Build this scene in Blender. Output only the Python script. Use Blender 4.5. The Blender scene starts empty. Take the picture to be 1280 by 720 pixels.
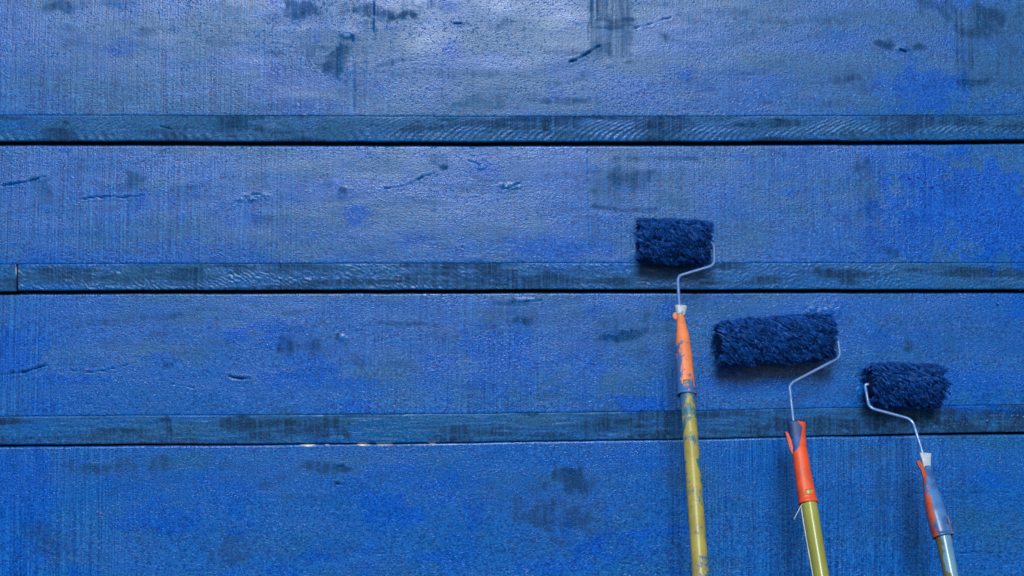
import bpy, bmesh, math, random
import numpy as np
from mathutils import Vector
R = math.radians
random.seed(7)
C = bpy.context.scene.collection
scn = bpy.context.scene

# ------------------------------------------------------------------ camera
D = 1.40            # metres from lens to wall
ZC = 1.25           # lens height over the ground
cam_d = bpy.data.cameras.new('camera'); cam = bpy.data.objects.new('camera', cam_d); C.objects.link(cam)
cam.location = (0, -D, ZC); cam.rotation_euler = (R(90), 0, 0)
cam_d.sensor_width = 36; cam_d.lens = 36 * D / 1.28
cam_d.clip_start = 0.02; cam_d.clip_end = 300
scn.camera = cam

# ------------------------------------------------------------------ sky and sun (overcast, light from high behind the camera)
SUN_EL, SUN_AZ = 32, -5      # azimuth off the wall normal, negative = from the left
w = bpy.data.worlds.new('World'); scn.world = w; w.use_nodes = True
nt = w.node_tree; nt.nodes.clear()
sky = nt.nodes.new('ShaderNodeTexSky'); sky.sky_type = 'NISHITA'; sky.sun_disc = False
sky.sun_elevation = R(SUN_EL); sky.sun_rotation = R(180 - SUN_AZ)
sky.dust_density = 4.0; sky.air_density = 1.0; sky.ozone_density = 1.0
hsv = nt.nodes.new('ShaderNodeHueSaturation'); hsv.inputs['Saturation'].default_value = 0.85
bg = nt.nodes.new('ShaderNodeBackground'); bg.inputs[1].default_value = 0.05
wo = nt.nodes.new('ShaderNodeOutputWorld')
nt.links.new(sky.outputs[0], hsv.inputs['Color']); nt.links.new(hsv.outputs[0], bg.inputs[0]); nt.links.new(bg.outputs[0], wo.inputs[0])
sd = bpy.data.lights.new('sun', 'SUN'); sd.energy = 3.0; sd.angle = R(18); sd.color = (0.88, 0.97, 1.0)
so = bpy.data.objects.new('sun', sd); C.objects.link(so)
dirv = Vector((math.sin(R(SUN_AZ)) * math.cos(R(SUN_EL)), -math.cos(R(SUN_AZ)) * math.cos(R(SUN_EL)), math.sin(R(SUN_EL))))
so.rotation_euler = dirv.to_track_quat('Z', 'Y').to_euler(); so.location = dirv * 6

scn.render.engine = 'CYCLES'
scn.view_settings.view_transform = 'Standard'; scn.view_settings.look = 'None'
scn.view_settings.gamma = 1; scn.view_settings.use_curve_mapping = False
scn.view_settings.exposure = -0.14

# ------------------------------------------------------------------ numpy noise
def _h(ix, iy, seed):
    n = (ix.astype(np.int64) * 374761393 + iy.astype(np.int64) * 668265263 + seed * 974711) & 0xffffffff
    n = ((n ^ (n >> 13)) * 1274126177) & 0xffffffff
    n = ((n ^ (n >> 15)) * 2246822519) & 0xffffffff
    return ((n ^ (n >> 16)) & 0xffffff) / float(0xffffff)
def vnoise(x, y, seed=0):
    ix = np.floor(x); iy = np.floor(y); fx = x - ix; fy = y - iy
    fx = fx * fx * fx * (fx * (fx * 6 - 15) + 10); fy = fy * fy * fy * (fy * (fy * 6 - 15) + 10)
    a = _h(ix, iy, seed); b = _h(ix + 1, iy, seed); c = _h(ix, iy + 1, seed); d = _h(ix + 1, iy + 1, seed)
    return (a * (1 - fx) + b * fx) * (1 - fy) + (c * (1 - fx) + d * fx) * fy
def fbm(x, y, seed=0, o=4):
    s = 0.0; a = 0.5; t = 0.0
    for k in range(o):
        s = s + a * vnoise(x, y, seed + 17 * k); t += a; a *= 0.5; x = x * 2.03 + 3.1; y = y * 2.03 + 7.7
    return s / t
def sstep(a, b, x):
    t = np.clip((x - a) / (b - a), 0, 1); return t * t * (3 - 2 * t)

# ------------------------------------------------------------------ object helpers
def link(name, me, mat=None, parent=None):
    o = bpy.data.objects.new(name, me); C.objects.link(o)
    if mat: me.materials.append(mat)
    if parent: o.parent = parent
    return o
def tag(o, label, cat, group=None):
    o['label'] = label; o['category'] = cat
    if group: o['group'] = group
    return o
def empty(name, loc, label, cat, group=None):
    o = bpy.data.objects.new(name, None); C.objects.link(o); o.location = loc; o.empty_display_size = 0.05
    return tag(o, label, cat, group)
def part(name, me, mat, parent, origin=None):
    """mesh in world coordinates -> child with its own origin"""
    o = link(name, me, mat)
    n = len(me.vertices); co = np.empty(n * 3, np.float32); me.vertices.foreach_get('co', co); co = co.reshape(-1, 3)
    c = np.array(origin) if origin is not None else (co.max(0) + co.min(0)) / 2
    me.vertices.foreach_set('co', (co - c).astype(np.float32).ravel())
    g = Vector(c)
    if parent:
        o.parent = parent; g = g - parent_world(parent)
    o.location = g
    me.update()
    return o
def parent_world(p):
    v = Vector((0, 0, 0))
    while p: v = v + Vector(p.location); p = p.parent
    return v
def mesh_np(name, V, quads=None, ngons=(), smooth_quads=True):
    me = bpy.data.meshes.new(name)
    V = np.asarray(V, np.float32)
    q = np.asarray(quads, np.int32) if quads is not None and len(quads) else np.zeros((0, 4), np.int32)
    k = q.shape[1]
    nl = q.size + sum(len(g) for g in ngons); npoly = len(q) + len(ngons)
    me.vertices.add(len(V)); me.vertices.foreach_set('co', V.ravel())
    me.loops.add(nl); li = np.concatenate([q.ravel()] + [np.asarray(g, np.int32) for g in ngons]).astype(np.int32)
    me.loops.foreach_set('vertex_index', li)
    me.polygons.add(npoly)
    cnt = np.concatenate([np.full(len(q), k, np.int32), np.array([len(g) for g in ngons], np.int32)])
    st = np.concatenate([[0], np.cumsum(cnt)[:-1]]).astype(np.int32)
    me.polygons.foreach_set('loop_start', st)
    sm = np.zeros(npoly, bool)
    if smooth_quads is True: sm[:len(q)] = True
    elif smooth_quads is not False: sm[:int(smooth_quads)] = True
    me.polygons.foreach_set('use_smooth', sm)
    me.update(calc_edges=True); me.validate()
    return me
def attr(me, name, vals):
    a = me.attributes.new(name, 'FLOAT', 'POINT'); a.data.foreach_set('value', np.asarray(vals, np.float32).ravel())

# ------------------------------------------------------------------ node helpers
class NG:
    def __init__(s, name):
        s.m = bpy.data.materials.new(name); s.m.use_nodes = True; s.t = s.m.node_tree; s.t.nodes.clear()
        s.out = s.t.nodes.new('ShaderNodeOutputMaterial'); s.b = s.t.nodes.new('ShaderNodeBsdfPrincipled')
        s.t.links.new(s.b.outputs[0], s.out.inputs[0]); s.pos = s.t.nodes.new('ShaderNodeNewGeometry').outputs['Position']
    def put(s, sock, v):
        if isinstance(v, bpy.types.NodeSocket): s.t.links.new(v, sock)
        else: sock.default_value = v
    def attr(s, n):
        a = s.t.nodes.new('ShaderNodeAttribute'); a.attribute_name = n; return a.outputs['Fac']
    def map(s, sc, rot=(0, 0, 0), loc=(0, 0, 0), src=None):
        m = s.t.nodes.new('ShaderNodeMapping'); s.t.links.new(src or s.pos, m.inputs[0])
        m.inputs['Scale'].default_value = sc; m.inputs['Rotation'].default_value = rot; m.inputs['Location'].default_value = loc
        return m.outputs[0]
    def noise(s, vec, scale=1, detail=3, rough=0.55, dist=0.0):
        n = s.t.nodes.new('ShaderNodeTexNoise'); s.t.links.new(vec, n.inputs['Vector'])
        n.inputs['Scale'].default_value = scale; n.inputs['Detail'].default_value = detail
        n.inputs['Roughness'].default_value = rough; n.inputs['Distortion'].default_value = dist
        return n.outputs['Fac']
    def vor(s, vec, scale=1, feature='F1'):
        n = s.t.nodes.new('ShaderNodeTexVoronoi'); n.feature = feature; s.t.links.new(vec, n.inputs['Vector']); n.inputs['Scale'].default_value = scale
        return n.outputs['Distance']
    def ma(s, op, a, b=0.0, c=None, clamp=False):
        n = s.t.nodes.new('ShaderNodeMath'); n.operation = op; n.use_clamp = clamp; s.put(n.inputs[0], a); s.put(n.inputs[1], b)
        if c is not None: s.put(n.inputs[2], c)
        return n.outputs[0]
    def rng(s, v, a, b, c=0.0, d=1.0):
        n = s.t.nodes.new('ShaderNodeMapRange'); n.interpolation_type = 'SMOOTHSTEP'; s.put(n.inputs[0], v)
        for i, q in enumerate((a, b, c, d)): n.inputs[i + 1].default_value = q
        return n.outputs[0]
    def mix(s, f, a, b):
        n = s.t.nodes.new('ShaderNodeMix'); n.data_type = 'RGBA'; s.put(n.inputs[0], f)
        for sock, v in ((n.inputs[6], a), (n.inputs[7], b)): s.put(sock, (*v, 1) if isinstance(v, tuple) and len(v) == 3 else v)
        return n.outputs[2]
    def bump(s, h, dist, strength=1.0, normal=None):
        n = s.t.nodes.new('ShaderNodeBump'); n.inputs['Distance'].default_value = dist; s.put(n.inputs['Strength'], strength); s.put(n.inputs['Height'], h)
        if normal is not None: s.t.links.new(normal, n.inputs['Normal'])
        return n.outputs[0]
    def set(s, **k):
        for n, v in k.items():
            n = {'col': 'Base Color', 'rough': 'Roughness', 'metal': 'Metallic', 'spec': 'Specular IOR Level', 'normal': 'Normal', 'coat': 'Coat Weight', 'coatr': 'Coat Roughness', 'sheen': 'Sheen Weight'}.get(n, n)
            if isinstance(v, tuple) and len(v) == 3: v = (*v, 1)
            s.put(s.b.inputs[n], v)
        return s.m

# ------------------------------------------------------------------ materials
BLUE = (0.001, 0.107, 0.47); FRESH = (0.001, 0.088, 0.545); GREY = (0.003, 0.108, 0.325); DARK = (0.004, 0.027, 0.072)
def paint_board():
    g = NG('blue_painted_board')
    worn_sheen, fresh, dark, saw, crack, olive, raw = [g.attr(n) for n in ('worn_sheen', 'fresh', 'dark', 'saw', 'crack', 'olive', 'raw')]
    streak = g.noise(g.map((420, 1, 7)), 1, 4, 0.65)                  # vertical saw kerfs
    streak2 = g.noise(g.map((150, 1, 3.2), loc=(5, 0, 2)), 1, 2, 0.5)
    hor = g.noise(g.map((26, 1, 330)), 1, 4, 0.6, 0.3)               # horizontal fibres
    lin = g.noise(g.map((400, 400, 540)), 1, 3, 0.65)                 # paint grain left by the roller
    peel = g.noise(g.map((260, 260, 380)), 1, 2, 0.5, 0.3)
    blot = g.noise(g.map((22, 22, 30)), 1, 5, 0.62)
    # ---- colour
    wv = g.ma('ADD', worn_sheen, g.ma('MULTIPLY', g.ma('SUBTRACT', blot, 0.5), 1.1))
    wv = g.ma('ADD', wv, g.ma('MULTIPLY', g.ma('SUBTRACT', lin, 0.5), 0.9))
    wv = g.ma('ADD', wv, g.ma('MULTIPLY', g.ma('MULTIPLY', g.ma('SUBTRACT', streak, 0.5), saw), 1.2))
    wm = g.rng(wv, 0.15, 0.95)
    col = g.mix(wm, BLUE, GREY)
    fv = g.ma('ADD', fresh, g.ma('MULTIPLY', g.ma('SUBTRACT', g.ma('ADD', g.ma('MULTIPLY', blot, .6), g.ma('MULTIPLY', peel, .5)), 0.55), 0.6))
    fm = g.rng(fv, 0.0, 1.15)
    col = g.mix(fm, col, FRESH)
    ol = g.rng(g.ma('ADD', olive, g.ma('MULTIPLY', g.ma('SUBTRACT', hor, 0.5), 0.8)), 0.2, 1.0)
    col = g.mix(g.ma('MULTIPLY', ol, 0.48), col, (0.040, 0.090, 0.105))
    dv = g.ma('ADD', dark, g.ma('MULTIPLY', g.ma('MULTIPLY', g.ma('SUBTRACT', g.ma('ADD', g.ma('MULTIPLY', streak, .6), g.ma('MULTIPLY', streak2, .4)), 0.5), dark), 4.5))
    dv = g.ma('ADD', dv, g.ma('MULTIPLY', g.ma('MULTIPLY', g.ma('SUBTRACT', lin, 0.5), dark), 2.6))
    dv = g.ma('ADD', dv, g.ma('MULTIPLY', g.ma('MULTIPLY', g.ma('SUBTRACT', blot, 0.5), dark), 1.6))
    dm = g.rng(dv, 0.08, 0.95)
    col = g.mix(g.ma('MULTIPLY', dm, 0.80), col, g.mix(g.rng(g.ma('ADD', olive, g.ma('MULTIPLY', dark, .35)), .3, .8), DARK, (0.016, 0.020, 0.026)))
    col = g.mix(g.rng(g.ma('ADD', lin, g.ma('MULTIPLY', g.ma('SUBTRACT', peel, .5), .6)), .52, .30, 0, .5), col, (0.002, 0.022, 0.13))
    # fine pores: unpainted kerf bottoms
    pore = g.ma('MULTIPLY', g.rng(streak, 0.56, 0.72), g.ma('MULTIPLY', saw, g.rng(streak2, 0.4, 0.62)))
    col = g.mix(g.ma('MULTIPLY', pore, 0.55), col, (0.008, 0.03, 0.12))
    gr_ = g.ma('ADD', g.ma('MULTIPLY', g.ma('SUBTRACT', lin, .5), 5.5), g.ma('MULTIPLY', g.ma('MULTIPLY', g.ma('SUBTRACT', streak, .5), saw), 6.0))
    col = g.mix(g.rng(gr_, 0.05, 1.1, 0, .6), col, (0.025, 0.21, 0.62)); col = g.mix(g.rng(gr_, -0.05, -1.0, 0, .75), col, (0.002, 0.03, 0.16))
    col = g.mix(g.rng(g.ma('ADD', crack, g.ma('MULTIPLY', g.ma('SUBTRACT', lin, .5), 1.2)), 0.12, 0.85, 0, .85), col, (0.003, 0.008, 0.022))
    col = g.mix(raw, col, (0.74, 0.70, 0.62))
    # ---- gloss
    ro = g.ma('ADD', 0.25, g.ma('MULTIPLY', wm, 0.06)); ro = g.ma('SUBTRACT', ro, g.ma('MULTIPLY', fm, 0.06))
    ro = g.ma('ADD', ro, g.ma('MULTIPLY', dm, 0.35)); ro = g.ma('ADD', ro, g.ma('MULTIPLY', g.ma('SUBTRACT', g.noise(g.map((9, 9, 26)), 1, 5, .65), 0.5), 0.30)); ro = g.ma('ADD', ro, g.ma('MULTIPLY', ol, 0.22))
    # ---- relief
    h = g.ma('MULTIPLY', streak, g.ma('MULTIPLY', saw, 1.6))
    h = g.ma('ADD', h, g.ma('MULTIPLY', lin, 1.3)); h = g.ma('ADD', h, g.ma('MULTIPLY', peel, g.ma('ADD', 0.5, g.ma('MULTIPLY', fm, 0.7))))
    h = g.ma('ADD', h, g.ma('MULTIPLY', hor, g.ma('SUBTRACT', 0.55, g.ma('MULTIPLY', saw, 0.3))))
    h = g.ma('ADD', h, g.ma('MULTIPLY', g.rng(peel, .60, .74), 1.1))
    vd = g.vor(g.map((210, 210, 300)), 1); gate = g.rng(g.ma('ADD', g.noise(g.map((60, 60, 70), loc=(3, 1, 8)), 1, 4, .7), g.ma('MULTIPLY', fm, .16)), .53, .66)
    h = g.ma('ADD', h, g.ma('MULTIPLY', g.ma('MULTIPLY', g.rng(vd, .42, .05), gate), 1.1))
    patch = g.rng(g.noise(g.map((7, 7, 15), loc=(2, 4, 9)), 1, 4, .6), .36, .62, .28, .78)
    nrm = g.bump(h, 0.00048, patch)
    return g.set(col=col, rough=ro, normal=nrm, spec=g.ma('SUBTRACT', g.ma('SUBTRACT', 0.42, g.ma('MULTIPLY', dm, 0.28)), g.ma('ADD', g.ma('ADD', g.ma('MULTIPLY', fm, 0.24), g.ma('MULTIPLY', ol, 0.30)), crack), clamp=True))
M_BOARD = paint_board()

def simple(name, col, rough=0.5, bump_scale=None, bump_d=0.0005, var=0.25, **k):
    g = NG(name)
    v = g.noise(g.pos, 60, 5, 0.6)
    dk = tuple(c * (1 - var) for c in col); lt = tuple(min(1, c * (1 + var)) for c in col)
    kw = dict(col=g.mix(g.rng(v, 0.3, 0.7), dk, lt), rough=rough, **k)
    if bump_scale: kw['normal'] = g.bump(g.noise(g.pos, bump_scale, 4), bump_d, 0.6)
    return g.set(**kw)
M_BACK = simple('dark_raw_timber', (0.018, 0.014, 0.012), 0.8, 200)
def nap_mat():
    g = NG('blue_soaked_nap')
    t = g.attr('tip'); rv = g.attr('rnd')
    col = g.mix(rv, (0.003, 0.034, 0.20), (0.012, 0.170, 0.74))
    return g.set(col=col, rough=g.ma('ADD', 0.28, g.ma('MULTIPLY', rv, 0.15)), spec=0.35)
M_NAP = nap_mat()
M_CORE = simple('paint_soaked_core', (0.003, 0.016, 0.08), 0.7, spec=0.15)
def wire_mat():
    g = NG('painted_steel_wire')
    n = g.noise(g.pos, 130, 4, 0.65)
    f = g.rng(n, 0.40, 0.62)
    col = g.mix(f, (0.20, 0.34, 0.68), (0.09, 0.22, 0.58))
    return g.set(col=col, rough=g.ma('ADD', 0.28, g.ma('MULTIPLY', f, 0.15)), metal=g.ma('MULTIPLY', g.ma('SUBTRACT', 1.0, f), 0.55), normal=g.bump(n, 0.0006, 0.5))
M_WIRE = wire_mat()
def plastic(name, base, paint, rough=0.35, fine=90, warp=1.0, paint2=None, soft=(.47, .56)):
    """plastic or cane with dried paint where the attribute says"""
    g = NG(name)
    p = g.attr('paint'); n = g.noise(g.map((1, 1, 0.55)), fine, 5, 0.65); n2 = g.noise(g.pos, fine * 3.2, 3, 0.6); n3 = g.noise(g.pos, fine * .5, 3, 0.6)
    m = g.rng(g.ma('ADD', p, g.ma('ADD', g.ma('MULTIPLY', g.ma('SUBTRACT', n, 0.5), 1.5 * warp), g.ma('MULTIPLY', g.ma('SUBTRACT', n2, .5), .5 * warp))), soft[0], soft[1])
    b2 = tuple(c * 0.78 for c in base)
    col = g.mix(g.rng(n3, .35, .65), base, b2)
    pc = g.mix(g.rng(n3, .42, .6), paint, paint2 or tuple(c * 0.7 for c in paint))
    col = g.mix(m, col, pc)
    return g.set(col=col, rough=g.ma('ADD', rough, g.ma('MULTIPLY', m, 0.08)), normal=g.bump(g.ma('ADD', g.ma('MULTIPLY', n2, .25), m), 0.0004, 0.6), spec=0.5)

# ------------------------------------------------------------------ the wall
def PX(px, py, y=0.0):
    """point at distance y in front of / behind the wall face that lies on this line of sight"""
    s = (D + y) / (1000 * D); return Vector(((px - 640) * s, y, ZC + (360 - py) * s))
def X2P(x): return 640 + x * 1000
def Z2P(z): return 360 - (z - ZC) * 1000

#  marks on the timber in wall millimetres (x right, y down from the upper left of the photographed stretch): cx, cy, rx, ry, tilt, strength
DARKS = [(1200,50,130,60,.2,.25),(1020,85,190,30,0,.2),(700,640,130,70,0,.32),(1140,620,170,80,0,.34),(1240,680,80,60,0,.25),(930,640,90,80,0,.28),(880,450,160,60,0,.28),(450,50,90,50,.2,.2),(1170,420,150,50,0,.32),(780,415,120,45,0,.3),(660,398,120,16,0,.35),(480,430,120,40,0,.2),(150,400,160,20,0,.25),(820,230,90,45,0,.28),(960,260,120,60,0,.2),(360,240,90,30,0,.22),(80,80,120,25,-.1,.2),(700,120,160,18,0,.22),(240,600,160,18,0,.25),(60,685,80,34,0,.25),(300,690,90,34,0,.25),(1000,500,200,10,0,.2),(560,290,200,14,0,.2),(1210,100,90,20,0,.25),  # broad thin paint; also paints in the darker fall-off toward the right
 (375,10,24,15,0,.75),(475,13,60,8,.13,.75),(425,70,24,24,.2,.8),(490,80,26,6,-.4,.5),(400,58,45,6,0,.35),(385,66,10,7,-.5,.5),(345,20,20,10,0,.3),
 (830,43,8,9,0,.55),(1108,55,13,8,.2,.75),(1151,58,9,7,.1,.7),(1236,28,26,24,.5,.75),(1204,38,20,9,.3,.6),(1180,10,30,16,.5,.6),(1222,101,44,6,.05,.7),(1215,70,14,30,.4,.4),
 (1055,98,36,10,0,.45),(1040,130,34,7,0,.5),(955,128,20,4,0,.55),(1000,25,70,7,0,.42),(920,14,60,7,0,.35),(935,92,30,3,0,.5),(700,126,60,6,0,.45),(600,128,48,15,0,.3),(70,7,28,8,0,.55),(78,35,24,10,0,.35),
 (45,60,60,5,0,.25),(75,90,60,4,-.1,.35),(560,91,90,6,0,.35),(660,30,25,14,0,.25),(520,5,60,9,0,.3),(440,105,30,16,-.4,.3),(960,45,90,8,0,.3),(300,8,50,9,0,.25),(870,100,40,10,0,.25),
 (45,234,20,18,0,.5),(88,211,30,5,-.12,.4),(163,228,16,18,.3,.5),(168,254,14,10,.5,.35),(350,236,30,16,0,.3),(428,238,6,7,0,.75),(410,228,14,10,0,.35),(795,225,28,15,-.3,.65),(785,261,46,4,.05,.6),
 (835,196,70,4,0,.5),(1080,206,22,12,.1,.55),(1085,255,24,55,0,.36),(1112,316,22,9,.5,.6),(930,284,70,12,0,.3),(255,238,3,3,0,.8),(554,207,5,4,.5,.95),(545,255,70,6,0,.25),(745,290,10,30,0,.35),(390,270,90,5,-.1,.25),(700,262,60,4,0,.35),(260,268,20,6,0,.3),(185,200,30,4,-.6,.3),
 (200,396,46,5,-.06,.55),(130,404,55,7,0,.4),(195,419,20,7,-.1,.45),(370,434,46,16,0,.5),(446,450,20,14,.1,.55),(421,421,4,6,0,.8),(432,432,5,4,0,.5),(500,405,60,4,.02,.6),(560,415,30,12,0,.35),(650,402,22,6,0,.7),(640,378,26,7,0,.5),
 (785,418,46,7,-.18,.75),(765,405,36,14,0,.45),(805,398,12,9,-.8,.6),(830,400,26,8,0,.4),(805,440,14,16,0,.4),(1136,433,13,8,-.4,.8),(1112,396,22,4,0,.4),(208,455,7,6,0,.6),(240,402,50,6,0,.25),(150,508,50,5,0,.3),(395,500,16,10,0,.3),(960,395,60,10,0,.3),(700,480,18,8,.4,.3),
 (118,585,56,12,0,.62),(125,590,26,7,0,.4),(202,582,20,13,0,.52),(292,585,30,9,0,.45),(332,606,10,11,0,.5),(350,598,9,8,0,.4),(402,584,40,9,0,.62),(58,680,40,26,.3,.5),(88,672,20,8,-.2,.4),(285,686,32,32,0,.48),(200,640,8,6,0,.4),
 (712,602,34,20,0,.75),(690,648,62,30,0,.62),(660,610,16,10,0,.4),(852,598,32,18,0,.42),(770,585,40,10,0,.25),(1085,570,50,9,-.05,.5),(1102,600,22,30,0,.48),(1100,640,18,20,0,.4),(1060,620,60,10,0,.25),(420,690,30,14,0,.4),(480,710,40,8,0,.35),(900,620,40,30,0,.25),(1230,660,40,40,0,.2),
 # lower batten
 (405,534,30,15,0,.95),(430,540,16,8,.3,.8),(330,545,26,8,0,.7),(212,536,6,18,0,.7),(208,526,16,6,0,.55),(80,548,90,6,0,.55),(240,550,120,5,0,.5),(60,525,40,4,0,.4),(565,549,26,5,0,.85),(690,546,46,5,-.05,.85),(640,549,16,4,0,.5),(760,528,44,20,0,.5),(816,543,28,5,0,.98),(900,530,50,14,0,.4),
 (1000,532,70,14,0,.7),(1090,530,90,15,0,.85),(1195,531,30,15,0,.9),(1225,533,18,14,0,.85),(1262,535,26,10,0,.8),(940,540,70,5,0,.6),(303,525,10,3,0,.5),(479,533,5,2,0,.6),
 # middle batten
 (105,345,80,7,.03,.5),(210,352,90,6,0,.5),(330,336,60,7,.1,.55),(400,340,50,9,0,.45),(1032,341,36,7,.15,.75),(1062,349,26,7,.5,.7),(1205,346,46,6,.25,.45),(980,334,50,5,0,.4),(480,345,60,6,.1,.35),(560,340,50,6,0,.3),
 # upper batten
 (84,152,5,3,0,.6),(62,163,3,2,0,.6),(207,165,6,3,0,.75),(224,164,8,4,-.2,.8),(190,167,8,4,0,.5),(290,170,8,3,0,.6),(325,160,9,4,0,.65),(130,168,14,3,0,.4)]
OLIVES = [(300,156,62,11,0,.85),(185,160,24,12,0,.55),(100,156,30,8,0,.4),(525,158,40,10,0,.6),(740,158,46,11,0,.6),(822,160,40,11,0,.6),(930,158,36,12,0,.75),(1160,162,80,9,0,.35),(640,160,40,8,0,.3),(1040,158,40,9,0,.3),
 (100,345,90,10,0,.45),(200,349,100,9,0,.5),(400,338,60,9,0,.5),(710,344,100,11,0,.75),(800,344,70,12,0,.7),(1040,344,50,10,.2,.8),(900,342,60,10,0,.5),(1200,346,60,8,0,.5),(560,345,60,8,0,.35),
 (605,128,55,16,0,.45),(705,126,50,8,0,.4),(1080,206,24,14,0,.6),(1087,255,22,50,0,.4),(770,45,30,26,0,.35),(150,400,80,12,0,.35),(195,418,26,10,0,.4),(640,377,30,7,0,.55),(370,436,60,20,0,.4),(110,72,40,20,0,.25),(400,115,50,16,0,.3),
 (1000,532,90,15,0,.5),(1110,531,100,15,0,.5),(1225,532,50,14,0,.45),(800,530,60,18,0,.35),(60,684,40,28,0,.4),(285,686,34,34,0,.4),(760,275,40,30,0,.3),(1085,200,200,6,0,.25)]
FRESHES = [(1195,248,95,62,0,.95),(1120,305,60,24,0,.7),(1245,285,60,45,0,1),(1080,318,70,10,0,.35),(1155,112,58,30,0,.75),(1240,140,60,8,0,.4),(445,265,18,12,0,.75),(690,312,70,16,0,.6),(740,302,30,10,0,.4),(100,324,230,14,0,.5),(250,312,90,14,0,.5),(225,268,8,6,0,.6),(140,235,30,10,-.2,.4),
 (12,440,46,34,0,.8),(75,474,50,7,0,.75),(360,472,62,7,.05,.8),(440,478,50,7,0,.5),(630,450,60,46,0,.65),(650,440,20,30,0,.5),(735,460,20,40,0,.45),(800,506,44,12,0,.85),(560,380,120,6,0,.35),(1000,400,90,8,0,.3),(60,395,60,30,0,.3),(540,470,40,20,0,.4),(900,490,60,16,0,.3),(1200,480,110,24,0,.6),(1215,513,90,7,0,1),(1150,512,40,5,0,.5),(1203,522,8,10,0,.8),
 (490,634,42,26,.1,.85),(450,620,40,20,0,.4),(18,620,50,70,0,.75),(20,690,40,40,0,.6),(225,652,44,18,0,.7),(290,620,50,20,0,.45),(592,640,14,22,0,.7),(735,688,34,12,-.3,.95),(700,708,60,10,0,.7),(770,672,50,7,-.1,.8),(840,663,36,8,0,.8),(540,590,90,16,0,.4),(760,575,100,14,0,.45),(160,610,40,14,0,.4),(560,700,30,14,0,.5),(950,580,60,20,0,.3),(500,560,400,8,0,.3),(1180,590,40,14,0,.3)]
CRACKS = [([(0,468),(30,465),(57,456)],1.5,.9),([(88,463),(110,465),(132,463),(158,456)],1.2,.7),([(195,475),(212,478)],1,.6),([(213,480),(242,485)],1,.6),([(286,471),(300,473),(311,473)],1.9,1),
 ([(0,231),(28,227),(52,220)],1.6,.7),([(100,248),(118,246),(138,245),(150,246),(178,244)],1.3,.8),([(480,236),(500,233),(515,228),(528,220),(546,214)],1.3,.7),([(713,77),(728,70),(750,56)],1.6,.95),([(790,36),(840,20)],1,.5),([(567,28),(584,27)],1.2,.8),
 ([(421,583),(430,583)],1.7,1),([(420,605),(429,606)],1.7,1),([(1195,692),(1225,690),(1252,692)],1.1,.7),([(1140,617),(1265,616)],.8,.45),([(755,707),(775,704),(795,707)],1,.6),([(465,692),(485,692)],1,.4),([(440,44),(440.5,50)],2.6,1),([(1127,61),(1134,63)],2,1),([(785,388),(787,392)],1.5,.6),
 ([(185,197),(210,184)],1,.4),([(310,247),(316,242),(330,243)],1.2,.5),([(735,186),(736,300)],1,.35),([(737,0),(737,74)],1,.3),([(466,0),(467,40)],1.2,.6),([(440,0),(442,24)],1,.4),([(443,80),(443,140)],1,.45),([(585,200),(600,206)],1.2,.5),([(628,236),(650,228)],1.3,.6),([(650,377),(676,376)],1.4,.7),([(895,375),(900,390)],1,.5),([(200,158),(214,161)],1.3,.6),([(84,246),(92,262)],.9,.3)]
LIPS = [(433,43,6,3,1.6),(311,246,10,4,.9),(330,245,8,3,.8),(305,249,9,2,.9),(635,232,11,3,1.3),(598,209,7,2,1.2),(1130,60,8,2,1.1),(650,375,14,2,.9),(428,424,5,4,1.0),(455,528,6,1.2,.8),(1040,384,24,9,.5),(1020,388,20,6,.5),(553,206,5,3,1.0),(432,240,9,6,.4),(348,58,16,7,.5),(425,74,25,20,.25)]
RAWS = [(384,556.3,9,.9),(453,555.3,8,1.0),(480,555.1,11,.9),(540,553.9,5,.6),(408,556.0,2,.5),(20.5,338,.8,5),(598,210.5,.1,.1)]
RECTD = [(737,792,-40,74,.55),(735,800,188,262,.22),(1040,1090,80,140,.15),(300,372,505,556,.12),(1196,1300,-30,118,.2),(1046,1075,150,175,.1)]

def blobs(px, py, L, sharp, seed):
    out = np.zeros_like(px)
    jx = (fbm(px / 17, py / 17, seed) - .5); jy = (fbm(px / 17, py / 17, seed + 5) - .5); jr = fbm(px / 6, py / 6, seed + 9, 3) - .5
    for (cx, cy, rx, ry, a, s) in L:
        m = (np.abs(px - cx) < rx * 1.9 + 6) & (np.abs(py - cy) < (ry + abs(math.sin(a)) * rx) * 1.9 + 6)
        if not m.any(): continue
        u = px[m] - cx + jx[m] * rx * 1.5; v = py[m] - cy + jy[m] * ry * 1.5
        ca, sa = math.cos(a), math.sin(a)
        d = np.sqrt(((u * ca + v * sa) / rx) ** 2 + ((-u * sa + v * ca) / ry) ** 2) + jr[m] * .7
        out[m] = np.maximum(out[m], s * sstep(1.35, 1.35 - sharp, d))
    return out
def seg_dist(px, py, pts):
    best = np.full(px.shape, 1e9)
    for (a, b), (c, d) in zip(pts[:-1], pts[1:]):
        dx, dy = c - a, d - b; t = np.clip(((px - a) * dx + (py - b) * dy) / (dx * dx + dy * dy), 0, 1)
        best = np.minimum(best, np.hypot(px - a - t * dx, py - b - t * dy))
    return best

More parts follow.
